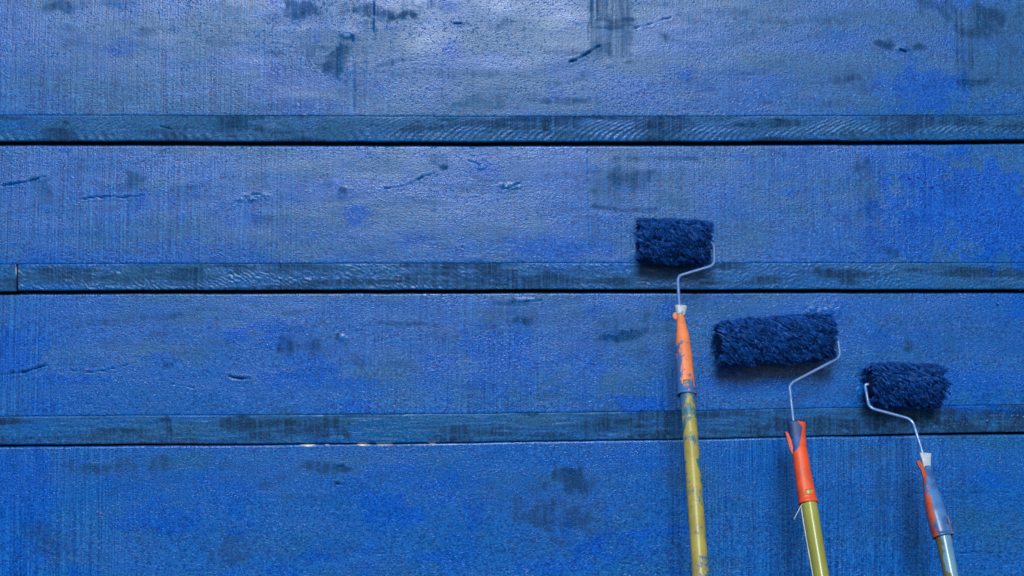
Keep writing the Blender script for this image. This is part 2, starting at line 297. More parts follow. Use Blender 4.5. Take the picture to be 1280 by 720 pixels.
def board(name, x0, x1, top, bot, ytop, ybot, thick, parent, step, kind, seed, round_top=.0012, round_bot=.0016, xdense=None, cup=1.0):
    """one board; top/bot are functions x_mm -> y_mm (photo-side down), ytop/ybot the depth of its face"""
    if xdense:
        a, b = xdense
        xs = np.concatenate([np.arange(x0, a, 14.0), np.arange(a, b, step), np.arange(b, x1 + 13.9, 14.0)]); xs[-1] = x1
    else: xs = np.linspace(x0, x1, max(2, int((x1 - x0) / step) + 1))
    T = top(xs); B = bot(xs); nr = max(4, int(np.mean(B - T) / step) + 1)
    v = np.linspace(0, 1, nr)
    px = np.repeat(xs[None, :], nr, 0); py = T[None, :] + (B - T)[None, :] * v[:, None]
    # densify rows near edges is unneeded: the rounding radius is about one cell
    y = ytop + (ybot - ytop) * (1 - (1 - v[:, None]) ** cup) + 0 * px
    dt = py - T[None, :]; db = B[None, :] - py
    y = y + round_top * np.clip(1 - dt / (round_top * 1000 + 1e-6), 0, 1) ** 2 + round_bot * np.clip(1 - db / (round_bot * 1000 + 1e-6), 0, 1) ** 2
    y = y + (fbm(px / 160, py / 60, seed + 3) - .5) * .0016
    worn_sheen = np.zeros_like(px); saw = np.zeros_like(px); dark = np.zeros_like(px); fresh = np.zeros_like(px); crack = np.zeros_like(px); olive = np.zeros_like(px); raw = np.zeros_like(px)
    # broad wear from the painter's strokes, plus sheen painted in as greyer upper boards
    st = fbm(px / 210, py / 26, seed, 4); st2 = fbm(px / 60, py / 34, seed + 40, 4); vband = fbm(px / 55, py / 300, seed + 60, 3)
    lv = {'top': .60, 'mid': .48, 'low': .33, 'base': .28, 'far': .45}.get(kind, .5)  # greyness per board: wear plus sky sheen put into the colour
    if kind.startswith('batten'):
        worn_sheen = .75 + (st - .5) * 1.0; olive = .30 + np.clip((fbm(px / 60, py / 12, seed + 71) - .50) * 3, 0, .5); dark = np.clip((fbm(px / 75, py / 11, seed + 72, 5) - .42) * 2.8, 0, .72)
    else:
        worn_sheen = lv + (st - .5) * 1.0 + (st2 - .5) * .7 + (vband - .5) * .5
        dark = np.clip((fbm(px / 46, py / 13, seed + 21, 4) - .62) * 2.4, 0, .35)
        fresh = np.clip((fbm(px / 50, py / 30, seed + 33, 4) - .60) * 4 * (1.25 - lv), 0, .7)
        saw = np.clip(.30 + (fbm(px / 260, py / 500, seed + 80, 2) - .45) * 2.2, 0.05, 1)
        if kind == 'top': saw = np.clip(saw * .4 + 1.1 * sstep(560, 430, px) + .3 * sstep(700, 1100, px) * vband, .05, 1)
        if kind == 'mid': saw = np.clip(saw * .5 + .85 * sstep(520, 330, px) + .25 * sstep(700, 760, px), .05, 1)
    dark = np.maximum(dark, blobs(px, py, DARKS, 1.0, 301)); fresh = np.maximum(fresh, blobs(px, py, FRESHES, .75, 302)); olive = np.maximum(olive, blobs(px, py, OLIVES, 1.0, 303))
    jx = (fbm(px / 9, py / 9, 310) - .5) * 8
    for (a, b, c, d, s) in RECTD:
        e = sstep(-1.5, 2, px + jx * .25 - a) * sstep(-5, 6, b - px + jx) * sstep(-8, 8, py - c + jx) * sstep(-10, 14, d - py + jx * 2)
        dark = np.maximum(dark, np.clip(dark + s * e * (.1 + 1.5 * st2 * fbm(px / 4, py / 50, seed + 91, 3) * 1.3), 0, 1) * (e > 0)); worn_sheen = worn_sheen + .25 * e
    wob = (fbm(px / 7, py / 7, 320, 3) - .5) * 2.2
    for pts, wd, s in CRACKS:
        xs_ = [p[0] for p in pts]; ys_ = [p[1] for p in pts]
        m = (px > min(xs_) - 12) & (px < max(xs_) + 12) & (py > min(ys_) - 12) & (py < max(ys_) + 12)
        if not m.any(): continue
        d = np.abs(seg_dist(px[m], py[m] + wob[m], pts)); k = s * sstep(wd * 1.05, wd * .25, d) * (.35 + .65 * sstep(.35, .6, vnoise(px[m] / 7, py[m] / 4, 330)))
        crack[m] = np.maximum(crack[m], k)
        y[m] += .0016 * k; y[m] -= .00022 * s * sstep(wd * 4, wd, d) * (py[m] + wob[m] > 0)
        dark[m] = np.maximum(dark[m], .35 * s * sstep(wd * 5, wd, d))
    lump = fbm(px / 4, py / 3, 340, 3)
    for (cx, cy, rx, ry, hgt) in LIPS:
        d = ((px - cx) / rx) ** 2 + ((py - cy) / ry) ** 2; m = d < 4
        if m.any(): y[m] -= .001 * hgt * sstep(2.6, .2, d[m]) * (lump[m] * 2.4 - .6)
    for (cx, cy, rx, ry) in RAWS:
        d = ((px - cx) / rx) ** 2 + ((py - cy) / (ry * 1.4 + .4)) ** 2; m = d < 1.2
        if m.any(): raw[m] = np.maximum(raw[m], sstep(1.2, .6, d[m] + (fbm(px[m] / 3, py[m] / 2, 350) - .5) * .8))
    # saw marks of the battens, real relief
    if kind == 'batten_top':
        vv = (py - T[None, :]) / np.maximum(1, (B - T)[None, :])
        amp = .00055 * np.clip(-.1 + 2.0 * fbm(px / 46, py / 16, 401, 4), .1, 1.7)
        wr = (fbm(px / 14, py / 14, 402) - .5) * 5; wr2 = (fbm(px / 90, py / 400, 405) - .5) * 10
        arc = px + 54 * (1 - np.clip(1 - vv, 0, 1) ** 1.7) + wr + wr2 + (fbm(px / 5, py / 3, 408) - .5) * 4              # '/' arcs
        bs = px - 16 * vv + wr * .6                                                 # '\' cuts
        hA = (1 - 2 * np.abs(np.sin(arc / 9.5 * np.pi)) ** .7) * (.25 + 1.1 * vnoise(arc / 9.5, vv * 1.5, 409)); hB = np.sin(bs / 12.5 * 2 * np.pi) * (.3 + vnoise(bs / 12.5, vv * 0, 410))
        rgt = sstep(430, 520, px + wr * 3); chev = sstep(980, 1040, px + wr * 3)
        bound = .70 + (fbm(px / 50, py * 0, 403) - .5) * .2
        low = sstep(bound - .06, bound + .06, vv)
        wa = (.35 * (1 - rgt) + rgt) * (1 - low * np.maximum(chev, 1 - rgt)); wb = (.55 + .45 * rgt) * low * np.maximum(chev, 1 - rgt) * (.4 + .6 * fbm(px / 120, py * 0, 404) * 1.6)
        y = y + amp * (hA * wa * 1.1 + hB * wb * 1.5)
        dark = np.maximum(dark, .55 * sstep(.25, .9, (hA * wa)) * fbm(px / 50, py / 9, 406) * 1.6)
        dark = np.maximum(dark, .35 * sstep(.3, 1, hB * wb)); worn_sheen = worn_sheen - .35 * sstep(.2, 1, -hB * wb)
    elif kind == 'batten_mid':
        vv = py - T[None, :]
        wr = (fbm(px / 10, py / 10, 412) - .5) * 26
        s1 = np.sin((px - 1.5 * vv + wr) / 8.5 * 2 * np.pi); s2 = np.sin((px + 1.7 * vv + wr) / 9.5 * 2 * np.pi)
        k = sstep(700, 960, px + wr * 6); am = .00045 * np.clip(-.4 + 2.4 * fbm(px / 30, py / 9, 413, 4), 0, 1.6)
        h = s1 * (1 - k) + s2 * k * .6
        y = y + am * h + .0007 * (fbm(px / 7, py / 2.2, 414, 3) - .5)
        dark = np.maximum(dark, .45 * sstep(.2, 1, h) * sstep(.45, .65, fbm(px / 30, py / 8, 415)))
    elif kind == 'batten_low':
        y = y + .0009 * (fbm(px / 26, py / 2.0, 424, 3) - .5)
        dark = np.maximum(dark, .5 * sstep(9, 1, B[None, :] - py) * sstep(.42, .62, fbm(px / 35, py * 0, 425, 4)))
    nc = len(xs)
    s = (D) / (1000 * D)
    V = np.stack([(px - 640) * s, y, ZC + (360 - py) * s], -1).reshape(-1, 3)
    idx = np.arange(nr * nc).reshape(nr, nc)
    q = np.stack([idx[:-1, :-1], idx[1:, :-1], idx[1:, 1:], idx[:-1, 1:]], -1).reshape(-1, 4)
    nf = len(q); base = nr * nc
    yb = max(ytop, ybot) + thick
    topb = np.stack([(xs - 640) * s, np.full(nc, yb), ZC + (360 - T) * s], -1); botb = np.stack([(xs - 640) * s, np.full(nc, yb), ZC + (360 - B) * s], -1)
    V = np.concatenate([V, topb, botb]); it = base + np.arange(nc); ib = it + nc
    q2 = np.stack([idx[0, :-1], idx[0, 1:], it[1:], it[:-1]], -1); q3 = np.stack([idx[-1, 1:], idx[-1, :-1], ib[:-1], ib[1:]], -1); q4 = np.stack([it[:-1], it[1:], ib[1:], ib[:-1]], -1)
    ng = [list(idx[:, 0])[::-1] + [it[0], ib[0]], list(idx[:, -1]) + [ib[-1], it[-1]]]
    me = mesh_np(name, V, np.concatenate([q, q2, q3, q4]), ng, nf)
    ext = lambda a, t=None: np.concatenate([a.ravel(), a[0], a[-1]])
    for n, a in (('worn_sheen', worn_sheen), ('fresh', fresh), ('dark', dark), ('saw', saw), ('crack', crack), ('olive', olive), ('raw', raw)):
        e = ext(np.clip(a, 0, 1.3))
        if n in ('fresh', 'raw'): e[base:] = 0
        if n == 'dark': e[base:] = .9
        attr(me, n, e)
    return part(name, me, M_BOARD, parent)

wall = empty('board_wall', (0, 0.03, 0), 'blue painted wooden wall of wide lapped boards behind the paint rollers', 'wall'); wall['kind'] = 'thing'
XL, XR = -760, 2040
def ln(pts):
    xs = [p[0] for p in pts]; ys = [p[1] for p in pts]
    def f(x):
        x = np.asarray(x, float)
        y = np.interp(x, xs, ys)
        y = np.where(x < xs[0], ys[0] + (x - xs[0]) * (ys[1] - ys[0]) / (xs[1] - xs[0]) * .4, y)
        return np.where(x > xs[-1], ys[-1] + (x - xs[-1]) * (ys[-1] - ys[-2]) / (xs[-1] - xs[-2]) * .6, y) + (fbm(x / 40, x * 0, 77, 3) - .5) * 1.1
    return f
def off(f, d): return lambda x: f(x) + (d(x) if callable(d) else d)
def cst(v): return lambda x: np.full(np.shape(x), float(v))
L0 = cst(-26); S0 = cst(-58)
L1 = ln([(0, 176), (650, 177.1), (1180, 175.2), (1280, 173.8)]); S1 = ln([(0, 144), (650, 146), (1230, 144.2), (1280, 143.5)])
L2 = ln([(22, 363.2), (650, 362), (1280, 361.8)]); S2 = ln([(0, 330), (650, 329), (1280, 328.6)])
L3 = ln([(0, 556), (480, 554.4), (650, 552), (860, 548.8), (1180, 541.6), (1280, 540)]); S3 = ln([(0, 520.6), (480, 518), (650, 516.8), (860, 513.8), (1180, 507.4), (1280, 506.2)])
L4 = cst(748); S4 = cst(714 + 20)
g3 = lambda x: np.interp(x, [0, 300, 420, 640, 980, 1100, 1280], [3.2, 2.3, 1.3, .9, 1.1, 2.4, 3.6])
fr = (-30, 1310)
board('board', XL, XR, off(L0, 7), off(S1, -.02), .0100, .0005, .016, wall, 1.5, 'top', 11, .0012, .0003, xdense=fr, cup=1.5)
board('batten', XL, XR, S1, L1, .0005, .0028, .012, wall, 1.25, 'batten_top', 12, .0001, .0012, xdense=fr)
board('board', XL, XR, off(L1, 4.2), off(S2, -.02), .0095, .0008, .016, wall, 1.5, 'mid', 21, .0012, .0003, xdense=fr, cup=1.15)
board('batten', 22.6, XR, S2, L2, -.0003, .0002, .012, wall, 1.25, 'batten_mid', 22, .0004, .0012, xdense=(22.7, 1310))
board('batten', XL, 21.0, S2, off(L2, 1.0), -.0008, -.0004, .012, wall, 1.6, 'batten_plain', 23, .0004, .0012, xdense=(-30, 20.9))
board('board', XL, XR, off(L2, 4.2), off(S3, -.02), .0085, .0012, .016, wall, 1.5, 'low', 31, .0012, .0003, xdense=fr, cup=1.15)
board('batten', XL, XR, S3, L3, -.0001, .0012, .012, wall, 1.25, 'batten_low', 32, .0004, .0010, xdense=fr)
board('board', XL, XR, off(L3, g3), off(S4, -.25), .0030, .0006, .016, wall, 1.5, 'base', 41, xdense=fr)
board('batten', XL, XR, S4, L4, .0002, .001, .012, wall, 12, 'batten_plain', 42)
# boards outside the photographed stretch
yb = 748
while yb + 7 < 1590:
    e = min(yb + 187, 1606)
    board('board', XL, XR, cst(yb + 6), cst(e - 34), .008, .0008, .016, wall, 12, 'far', int(yb)); board('batten', XL, XR, cst(e - 33.7), cst(e), 0, .001, .012, wall, 12, 'batten_plain', int(yb) + 1)
    yb = e
yt = -26
for k in range(4):
    board('batten', XL, XR, cst(yt - 32), cst(yt), 0, .001, .012, wall, 12, 'batten_plain', 900 + k); board('board', XL, XR, cst(yt - 180), cst(yt - 32.3), .008, .0008, .016, wall, 12, 'far', 950 + k)
    yt -= 187
bm = bmesh.new()
def bm_box(bm, a, b):
    vs = [bm.verts.new((x, y, z)) for x in (a[0], b[0]) for y in (a[1], b[1]) for z in (a[2], b[2])]
    for f in ((0, 1, 3, 2), (4, 6, 7, 5), (0, 4, 5, 1), (2, 3, 7, 6), (0, 2, 6, 4), (1, 5, 7, 3)): bm.faces.new([vs[i] for i in f])
    bmesh.ops.recalc_face_normals(bm, faces=bm.faces)
def done(bm, name, mat, parent, smooth=False):
    me = bpy.data.meshes.new(name); bm.to_mesh(me); bm.free()
    if smooth: me.polygons.foreach_set('use_smooth', [True] * len(me.polygons))
    return part(name, me, mat, parent)
bm_box(bm, (-1.40, .0265, .004), (1.40, .05, 2.36)); done(bm, 'backing', M_BACK, wall)
# beads of fresh paint caught on the lower batten and along one lap
bm = bmesh.new()
for (x, yy, r) in [(1234, 526, 1.7), (1240, 519.5, 1.2), (1245, 519.6, 1.1), (1249.5, 519.3, 1.3), (1254, 519, .8), (1265, 520, 1.5), (1272, 519.4, 1.4), (1279, 521, 1.2), (1275, 362, 1.4), (1248, 379.5, 1.5), (1138, 222, 1.2), (1149, 221, 1.3), (1166, 233, 1.2), (34, 173, 1.4), (640, 375, 1.0)]:
    p = PX(x, yy, .0005 if yy > 500 else .004)
    bmesh.ops.create_icosphere(bm, subdivisions=2, radius=r / 1000, matrix=__import__('mathutils').Matrix.Translation(p) @ __import__('mathutils').Matrix.Diagonal((1.15, .7, 1, 1)))
M_BEAD = simple('glossy_paint_bead', (0.02, 0.10, 0.45), 0.12)
b_ = done(bm, 'paint_beads', M_BEAD, wall, True); b_['kind'] = 'stuff'

# ------------------------------------------------------------------ ground below the frame, where the poles stand
gm = NG('worn_asphalt')
gc = gm.mix(gm.rng(gm.noise(gm.pos, 3, 6), .35, .65), (0.045, 0.044, 0.042), (0.075, 0.073, 0.07))
gm.set(col=gc, rough=0.9, normal=gm.bump(gm.noise(gm.pos, 40, 6), .01, .5))
bm = bmesh.new(); vs = [bm.verts.new(p) for p in ((-40, -60, 0), (40, -60, 0), (40, 30, 0), (-40, 30, 0))]; bm.faces.new(vs)
gr = done(bm, 'ground', gm.m, None); gr['kind'] = 'structure'

# ------------------------------------------------------------------ paint rollers
LEAN = 0.5
class Tool:
    """a roller's frame, grip and pole lie in one plane that leans from the wall"""
    def __init__(s, yr, pyr): s.yr = yr; s.Zr = PX(640, pyr, yr).z
    def at(s, px, py, dn=0.0):
        dx = (px - 640) / (1000 * D); dz = (360 - py) / (1000 * D)
        t = (D + s.yr + LEAN * (ZC - s.Zr)) / (1 - LEAN * dz)
        p = Vector((dx * t, -D + t, ZC + dz * t)); s.k = t / (1000 * D)
        return p + s.n() * dn
    def n(s): return Vector((0, -1, LEAN)).normalized()       # towards the viewer, square to the plane
def tube(pts, rad, seg=10, closed_ends=True):
    pts = [Vector(p) for p in pts]; n = len(pts); rad = rad if hasattr(rad, '__len__') else [rad] * n
    V = []; up = None
    for i, p in enumerate(pts):
        d = (pts[min(i + 1, n - 1)] - pts[max(i - 1, 0)]).normalized()
        if up is None: up = d.orthogonal().normalized()
        up = (up - d * up.dot(d)).normalized(); sd_ = d.cross(up)
        for k in range(seg):
            a = 2 * math.pi * k / seg; V.append(p + (up * math.cos(a) + sd_ * math.sin(a)) * rad[i])
    q = [(i * seg + k, i * seg + (k + 1) % seg, (i + 1) * seg + (k + 1) % seg, (i + 1) * seg + k) for i in range(n - 1) for k in range(seg)]
    ng = [list(range(seg))[::-1], [(n - 1) * seg + k for k in range(seg)]] if closed_ends else []
    return np.array([tuple(v) for v in V]), q, ng
def fillet(P, r, n=6):
    P = [Vector(p) for p in P]; out = [P[0]]
    for a, b, c in zip(P[:-2], P[1:-1], P[2:]):
        u = (a - b); v = (c - b); k = min(r, u.length * .45, v.length * .45); s0 = b + u.normalized() * k; s1 = b + v.normalized() * k
        for i in range(n + 1):
            t = i / n; out.append(s0 * (1 - t) ** 2 + b * 2 * t * (1 - t) + s1 * t * t)
    out.append(P[-1]); return out
def resample(P, step):
    out = [P[0]]
    for a, b in zip(P[:-1], P[1:]):
        m = max(1, int((b - a).length / step)); out += [a.lerp(b, i / m) for i in range(1, m + 1)]
    return out

def nap(name, A, B, Rr, parent, seed, tufts, flow, loose=1.0):
    rng = np.random.default_rng(seed)
    A = np.array(A); B = np.array(B); ax = B - A; L = np.linalg.norm(ax); ax /= L
    e1 = np.array((0, -1, 0.)); e1 -= ax * e1.dot(ax); e1 /= np.linalg.norm(e1); e2 = np.cross(ax, e1)
    ns = 12; n = tufts * ns
    th = np.repeat(rng.random(tufts) * 2 * np.pi, ns); u = np.repeat(.018 + .962 * rng.random(tufts), ns)
    tuft_r = np.repeat(rng.random(tufts), ns); seg = 6; s = np.linspace(0, 1, seg)[None, :]
    rc = Rr * .72
    fl = (fbm(u * L / .011, th * 2.6, seed, 3) - .5); fl2 = (fbm(u * L / .012, th * 2.6, seed + 3, 3) - .5)
    tl = np.repeat(rng.normal(0, .22, tufts), ns); al = np.repeat(rng.normal(0, .35, tufts), ns)
    ba0 = np.clip(flow[0] + fl * 4.2 + al, -9, 9) * np.where(u > .5, (fl * 4.2 + al + flow[0] > 0), (fl * 4.2 + al + flow[0] < 0))
    ba = flow[0] + fl * 4.2 + al + np.where(u > .84, -.45 * ba0, 0) + np.where(u < .16, -.45 * ba0, 0) + np.where(u > .95, .12, 0) - np.where(u < .05, .2, 0)   # axial lie
    bt = flow[1] * np.cos(th) + fl2 * 3.6 + tl
    ln_ = Rr * (.31 + .10 * tuft_r + .03 * rng.standard_normal(n) * loose) * (.86 + .5 * fbm(u * L / .016, th * 2, seed + 8, 2) * .6)
    r0x = rng.normal(0, .0015, n); r0t = rng.normal(0, .0015, n)
    cl = (1 - s * .72)
    rad_dir = np.cos(th)[:, None] * e1 + np.sin(th)[:, None] * e2; tan_dir = -np.sin(th)[:, None] * e1 + np.cos(th)[:, None] * e2
    ph = np.repeat(rng.random(tufts) * 6.28, ns)[:, None] + rng.normal(0, .45, (n, 1)); fr_ = 1.1 + 1.2 * np.repeat(rng.random(tufts), ns)[:, None]
    curl = .0042 * (.4 + tuft_r)[:, None] * s
    lat = s ** 1.7 * ln_[:, None]
    kk = 1 / np.sqrt(1 + .35 * (ba ** 2 + bt ** 2))
    lump_ = 1 + .16 * (fbm(u * L / .014, th * 1.6, seed + 12, 2) - .5) - .13 * np.abs(2 * u - 1) ** 7
    rr = (rc * lump_)[:, None] + ln_[:, None] * s * (1.08 - .48 * s) * kk[:, None] + curl * .6 * np.sin(6.28 * fr_ * s + ph)
    aa = (u * L)[:, None] + r0x[:, None] * cl + lat * (ba * kk)[:, None] * .85 + curl * np.cos(6.28 * fr_ * s + ph)
    tt = r0t[:, None] * cl + lat * (bt * kk)[:, None] * .75 + curl * np.sin(6.28 * fr_ * s + ph + 1.2)
    P = A + aa[..., None] * ax + rr[..., None] * rad_dir[:, None, :] + tt[..., None] * tan_dir[:, None, :]
    ylim = .0015                                                   # soft fibres flatten against the boards
    P[..., 1] = np.where(P[..., 1] > ylim, ylim + (P[..., 1] - ylim) * .05, P[..., 1])
    T = np.gradient(P, axis=1); T /= np.linalg.norm(T, axis=2, keepdims=True) + 1e-12
    sd_ = np.cross(T, tan_dir[:, None, :] + .3 * ax); sd_ /= np.linalg.norm(sd_, axis=2, keepdims=True) + 1e-12; n2 = np.cross(T, sd_)
    wdt = (.00042 * (.7 + .6 * rng.random(n)))[:, None] * (1 - .72 * s ** 1.5)
    rings = []
    for k in range(3):
        a = 2 * np.pi * k / 3; rings.append(P + wdt[..., None] * (np.cos(a) * sd_ + np.sin(a) * n2))
    V = np.stack(rings, 2).reshape(-1, 3)                           # n, seg, 3
    base = (np.arange(n)[:, None, None] * seg * 3 + np.arange(seg - 1)[None, :, None] * 3)
    k = np.arange(3)[None, None, :]; k1 = (k + 1) % 3
    q = np.stack([base + k, base + k1, base + 3 + k1, base + 3 + k], -1).reshape(-1, 4)
    me = mesh_np(name, V, q)
    attr(me, 'tip', np.repeat(np.broadcast_to(s, (n, seg)).reshape(-1), 3))
    rv = np.clip(.05 + .5 * np.repeat(rng.random(tufts), ns) + .35 * rng.random(n) , 0, 1)
    attr(me, 'rnd', np.repeat(rv, seg * 3))
    o = part(name, me, M_NAP, parent); o['kind'] = 'stuff'
    return o

def cylinder_mesh(name, A, B, r, seg=28):
    V, q, ng = tube([A, B], r, seg); return mesh_np(name, V, q, ng)

def sleeve(tool, prof, name, mat, parent, paintfn, slot=None, sq=2.4, depth=.95, cap=True, shell=.0016, seg=44, sub=64, lip=True):
    """grip lofted along the tool: prof rows are (py, centre px, half width px[, depth factor])"""
    pr = np.array([(p + (depth,))[:4] for p in prof], float)
    ys = np.linspace(pr[0, 0], pr[-1, 0], sub)
    def sm(col):
        v = np.interp(ys, pr[:, 0], pr[:, col]); k = np.array([1, 2, 3, 2, 1]) / 9; vp = np.concatenate([[v[0]] * 2, v, [v[-1]] * 2]); w_ = np.convolve(vp, k, 'valid'); w_[0] = v[0]; w_[-1] = v[-1]; return w_
    cx, hw, df = sm(1), sm(2), sm(3)
    V = []; PXs = []; FR = []
    for i in range(sub):
        c = tool.at(cx[i], ys[i]); k_ = tool.k; c2 = tool.at(cx[min(i + 1, sub - 1)], ys[min(i + 1, sub - 1)]); c1 = tool.at(cx[max(i - 1, 0)], ys[max(i - 1, 0)])
        a = (c2 - c1).normalized(); nn = tool.n(); sd_ = nn.cross(a).normalized(); nn = a.cross(sd_).normalized()
        if sd_.x < 0: sd_ = -sd_
        if nn.y > 0: nn = -nn
        w_ = hw[i] * k_
        if lip and i >= sub - 4: w_ *= (1.0, 1.05, 1.08, 1.05)[i - (sub - 4)]
        for j in range(seg):
            t = 2 * math.pi * j / seg; co, si = math.cos(t), math.sin(t)
            ex = 2 / sq
            V.append(c + sd_ * (w_ * math.copysign(abs(co) ** ex, co)) + nn * (w_ * df[i] * math.copysign(abs(si) ** ex, si)))
            PXs.append((cx[i] + hw[i] * co, ys[i])); FR.append(si)
    idx = np.arange(sub * seg).reshape(sub, seg)
    q = []
    for i in range(sub - 1):
        for j in range(seg):
            if slot:
                xm = np.mean([PXs[idx[i, j]][0], PXs[idx[i, (j + 1) % seg]][0]]); ym = (ys[i] + ys[i + 1]) / 2
                if FR[idx[i, j]] > .15 and slot[0] < xm < slot[1] and slot[2] < ym < slot[3]: continue
            q.append((idx[i, j], idx[i + 1, j], idx[i + 1, (j + 1) % seg], idx[i, (j + 1) % seg]))
    ng = [list(idx[0])] if cap else []
    me = mesh_np(name, np.array([tuple(v) for v in V]), q, ng)
    PXs = np.array(PXs); attr(me, 'paint', paintfn(PXs[:, 0], PXs[:, 1], np.array(FR)))
    bmm = bmesh.new(); bmm.from_mesh(me); bmesh.ops.recalc_face_normals(bmm, faces=bmm.faces); bmm.to_mesh(me); bmm.free()
    o = part(name, me, mat, parent)
    md = o.modifiers.new('shell', 'SOLIDIFY'); md.thickness = shell; md.offset = -1
    return o
def pole(tool, p0, p1, name, mat, parent, w0, w1, paintfn, nodes=()):
    """cane from inside the grip through the lower frame edge down to the ground"""
    a = tool.at(*p0); b = tool.at(*p1); d = (b - a).normalized(); rad0 = w0; rad1 = w1
    Lg = (a.z - .006) / -d.z
    n = 260; P = [a + d * (Lg * i / (n - 1)) for i in range(n)]
    Lf = (b - a).length
    rad = []
    for i in range(n):
        l = Lg * i / (n - 1); r = rad0 + (rad1 - rad0) * min(l / Lf, 1.6)
        r *= 1 + .012 * math.sin(l * 21 + 1) + .01 * math.sin(l * 57)
        for nd in nodes: r += .0011 * math.exp(-((l - nd) / .004) ** 2)
        rad.append(r)
    V, q, ng = tube(P, rad, 26)
    me = mesh_np(name, V, q, ng)
    dep = D + V[:, 1]; px = 640 + V[:, 0] / dep * 1000 * D; py = 360 - (V[:, 2] - ZC) / dep * 1000 * D
    attr(me, 'paint', paintfn(px, py, V))
    return part(name, me, mat, parent), P[-1]
def fin(tool, poly, name, mat, parent, thick, paint=0.0, dn=0.0):
    n = tool.n(); bm = bmesh.new()
    f = [bm.verts.new(tool.at(x, y, dn + thick / 2)) for x, y in poly]; b = [bm.verts.new(tool.at(x, y, dn - thick / 2)) for x, y in poly]
    m = len(poly); bm.faces.new(f); bm.faces.new(b[::-1])
    for i in range(m): bm.faces.new((f[i], b[i], b[(i + 1) % m], f[(i + 1) % m]))
    bmesh.ops.recalc_face_normals(bm, faces=bm.faces)
    bmesh.ops.bevel(bm, geom=list(bm.edges), offset=thick * .22, segments=2, affect='EDGES', clamp_overlap=True)
    o = done(bm, name, mat, parent); me = o.data; attr(me, 'paint', np.full(len(me.vertices), paint)); return o

GRP = 'paint rollers leaning against the blue wall'
def roller(label, L, Rt, yr, Rr, seed, tufts, flow, wire, wr, body_nap_loose=1.0):
    A = PX(L[0], L[1], yr); B = PX(Rt[0], Rt[1], yr + Rt[2] if len(Rt) > 2 else yr)
    tool = Tool(yr, (L[1] + Rt[1]) / 2)
    return A, B, tool
def build_roller(label, lo, ro, yr, Rr, seed, tufts, flow, wire_px, wire_side, prof, slot, grip_mat, gripfn, sq, pole_px, pole_w, pole_mat, polefn, nodes, pole_label=None, grip_label=None):
    A = PX(*lo, yr); B = PX(*ro, yr); tool = Tool(yr, (lo[1] + ro[1]) / 2)
    d = (B - A).normalized()
    # the pole's foot is the base of the thing
    a = tool.at(*pole_px[0]); b = tool.at(*pole_px[1]); dd = (b - a).normalized(); foot = a + dd * (a.z / -dd.z)
    root = empty('paint_roller', foot, label, 'paint roller', GRP)
    cv = part('roller_cover', cylinder_mesh('roller_cover', A + d * .004, B - d * .004, Rr * .74, 36), M_CORE, root)
    nap('nap', A, B, Rr, cv, seed, tufts, flow)
    for p, q in ((A, 1), (B, -1)):
        V, qd, ng = tube([p + d * (.0045 * q), p + d * (.0025 * q), p + d * (.0002 * q), p - d * (.0012 * q)], [Rr * .50, Rr * .50, Rr * .46, Rr * .16], 24)
        part('end_cap', mesh_np('end_cap', V, qd, ng), M_CORE, cv)
    # wire frame: along the roller axis, out of one end, then down to the grip
    ex, inner = (B, A) if wire_side > 0 else (A, B)
    od = (ex - inner).normalized()
    W = [inner.lerp(ex, .3), ex + od * .0045] + [tool.at(x, y) for x, y in wire_px]
    W = resample(fillet(W, .0075, 7), .004)
    V, qd, ng = tube(W, .00185, 10); part('wire_frame', mesh_np('wire_frame', V, qd, ng), M_WIRE, root)
    gp = sleeve(tool, prof, 'grip', grip_mat, root, gripfn, slot, sq)
    if grip_label: gp['label'] = grip_label
    po, end = pole(tool, pole_px[0], pole_px[1], 'pole', pole_mat, root, pole_w[0], pole_w[1], polefn, nodes)
    if pole_label: po['label'] = pole_label
    return root, tool, gp, po

ORANGE = (0.86, 0.155, 0.04); ORANGE2 = (0.80, 0.085, 0.022)
PB = (0.035, 0.14, 0.42)
M_G1 = plastic('orange_plastic_splashed', (0.86, 0.25, 0.10), PB, .36, 120, 1.25, (0.06, 0.13, 0.34), (.45, .6))
M_G2 = plastic('orange_plastic_clean', (0.82, 0.095, 0.026), (0.025, 0.10, 0.36), .42, 130, .9, (0.012, 0.045, 0.17), (.42, .6))
M_G3 = plastic('orange_plastic_painted_over', (0.62, 0.11, 0.04), (0.055, 0.19, 0.48), .24, 110, 1.5, (0.025, 0.10, 0.32), (.42, .58))
M_P1 = plastic('yellow_cane_splashed', (0.40, 0.35, 0.085), (0.045, 0.17, 0.19), .34, 95, 1.5, (0.04, 0.14, 0.30), (.40, .74))
M_P2 = plastic('green_cane', (0.33, 0.35, 0.075), (0.10, 0.17, 0.12), .25, 40, .5)
M_P3 = plastic('cane_painted_blue', (0.16, 0.15, 0.06), (0.14, 0.30, 0.44), .16, 40, .9, (0.10, 0.24, 0.44))
M_CAP = plastic('pale_plastic', (0.42, 0.50, 0.63), (0.10, 0.22, 0.48), .4, 170, 1.2, None, (.42, .62))

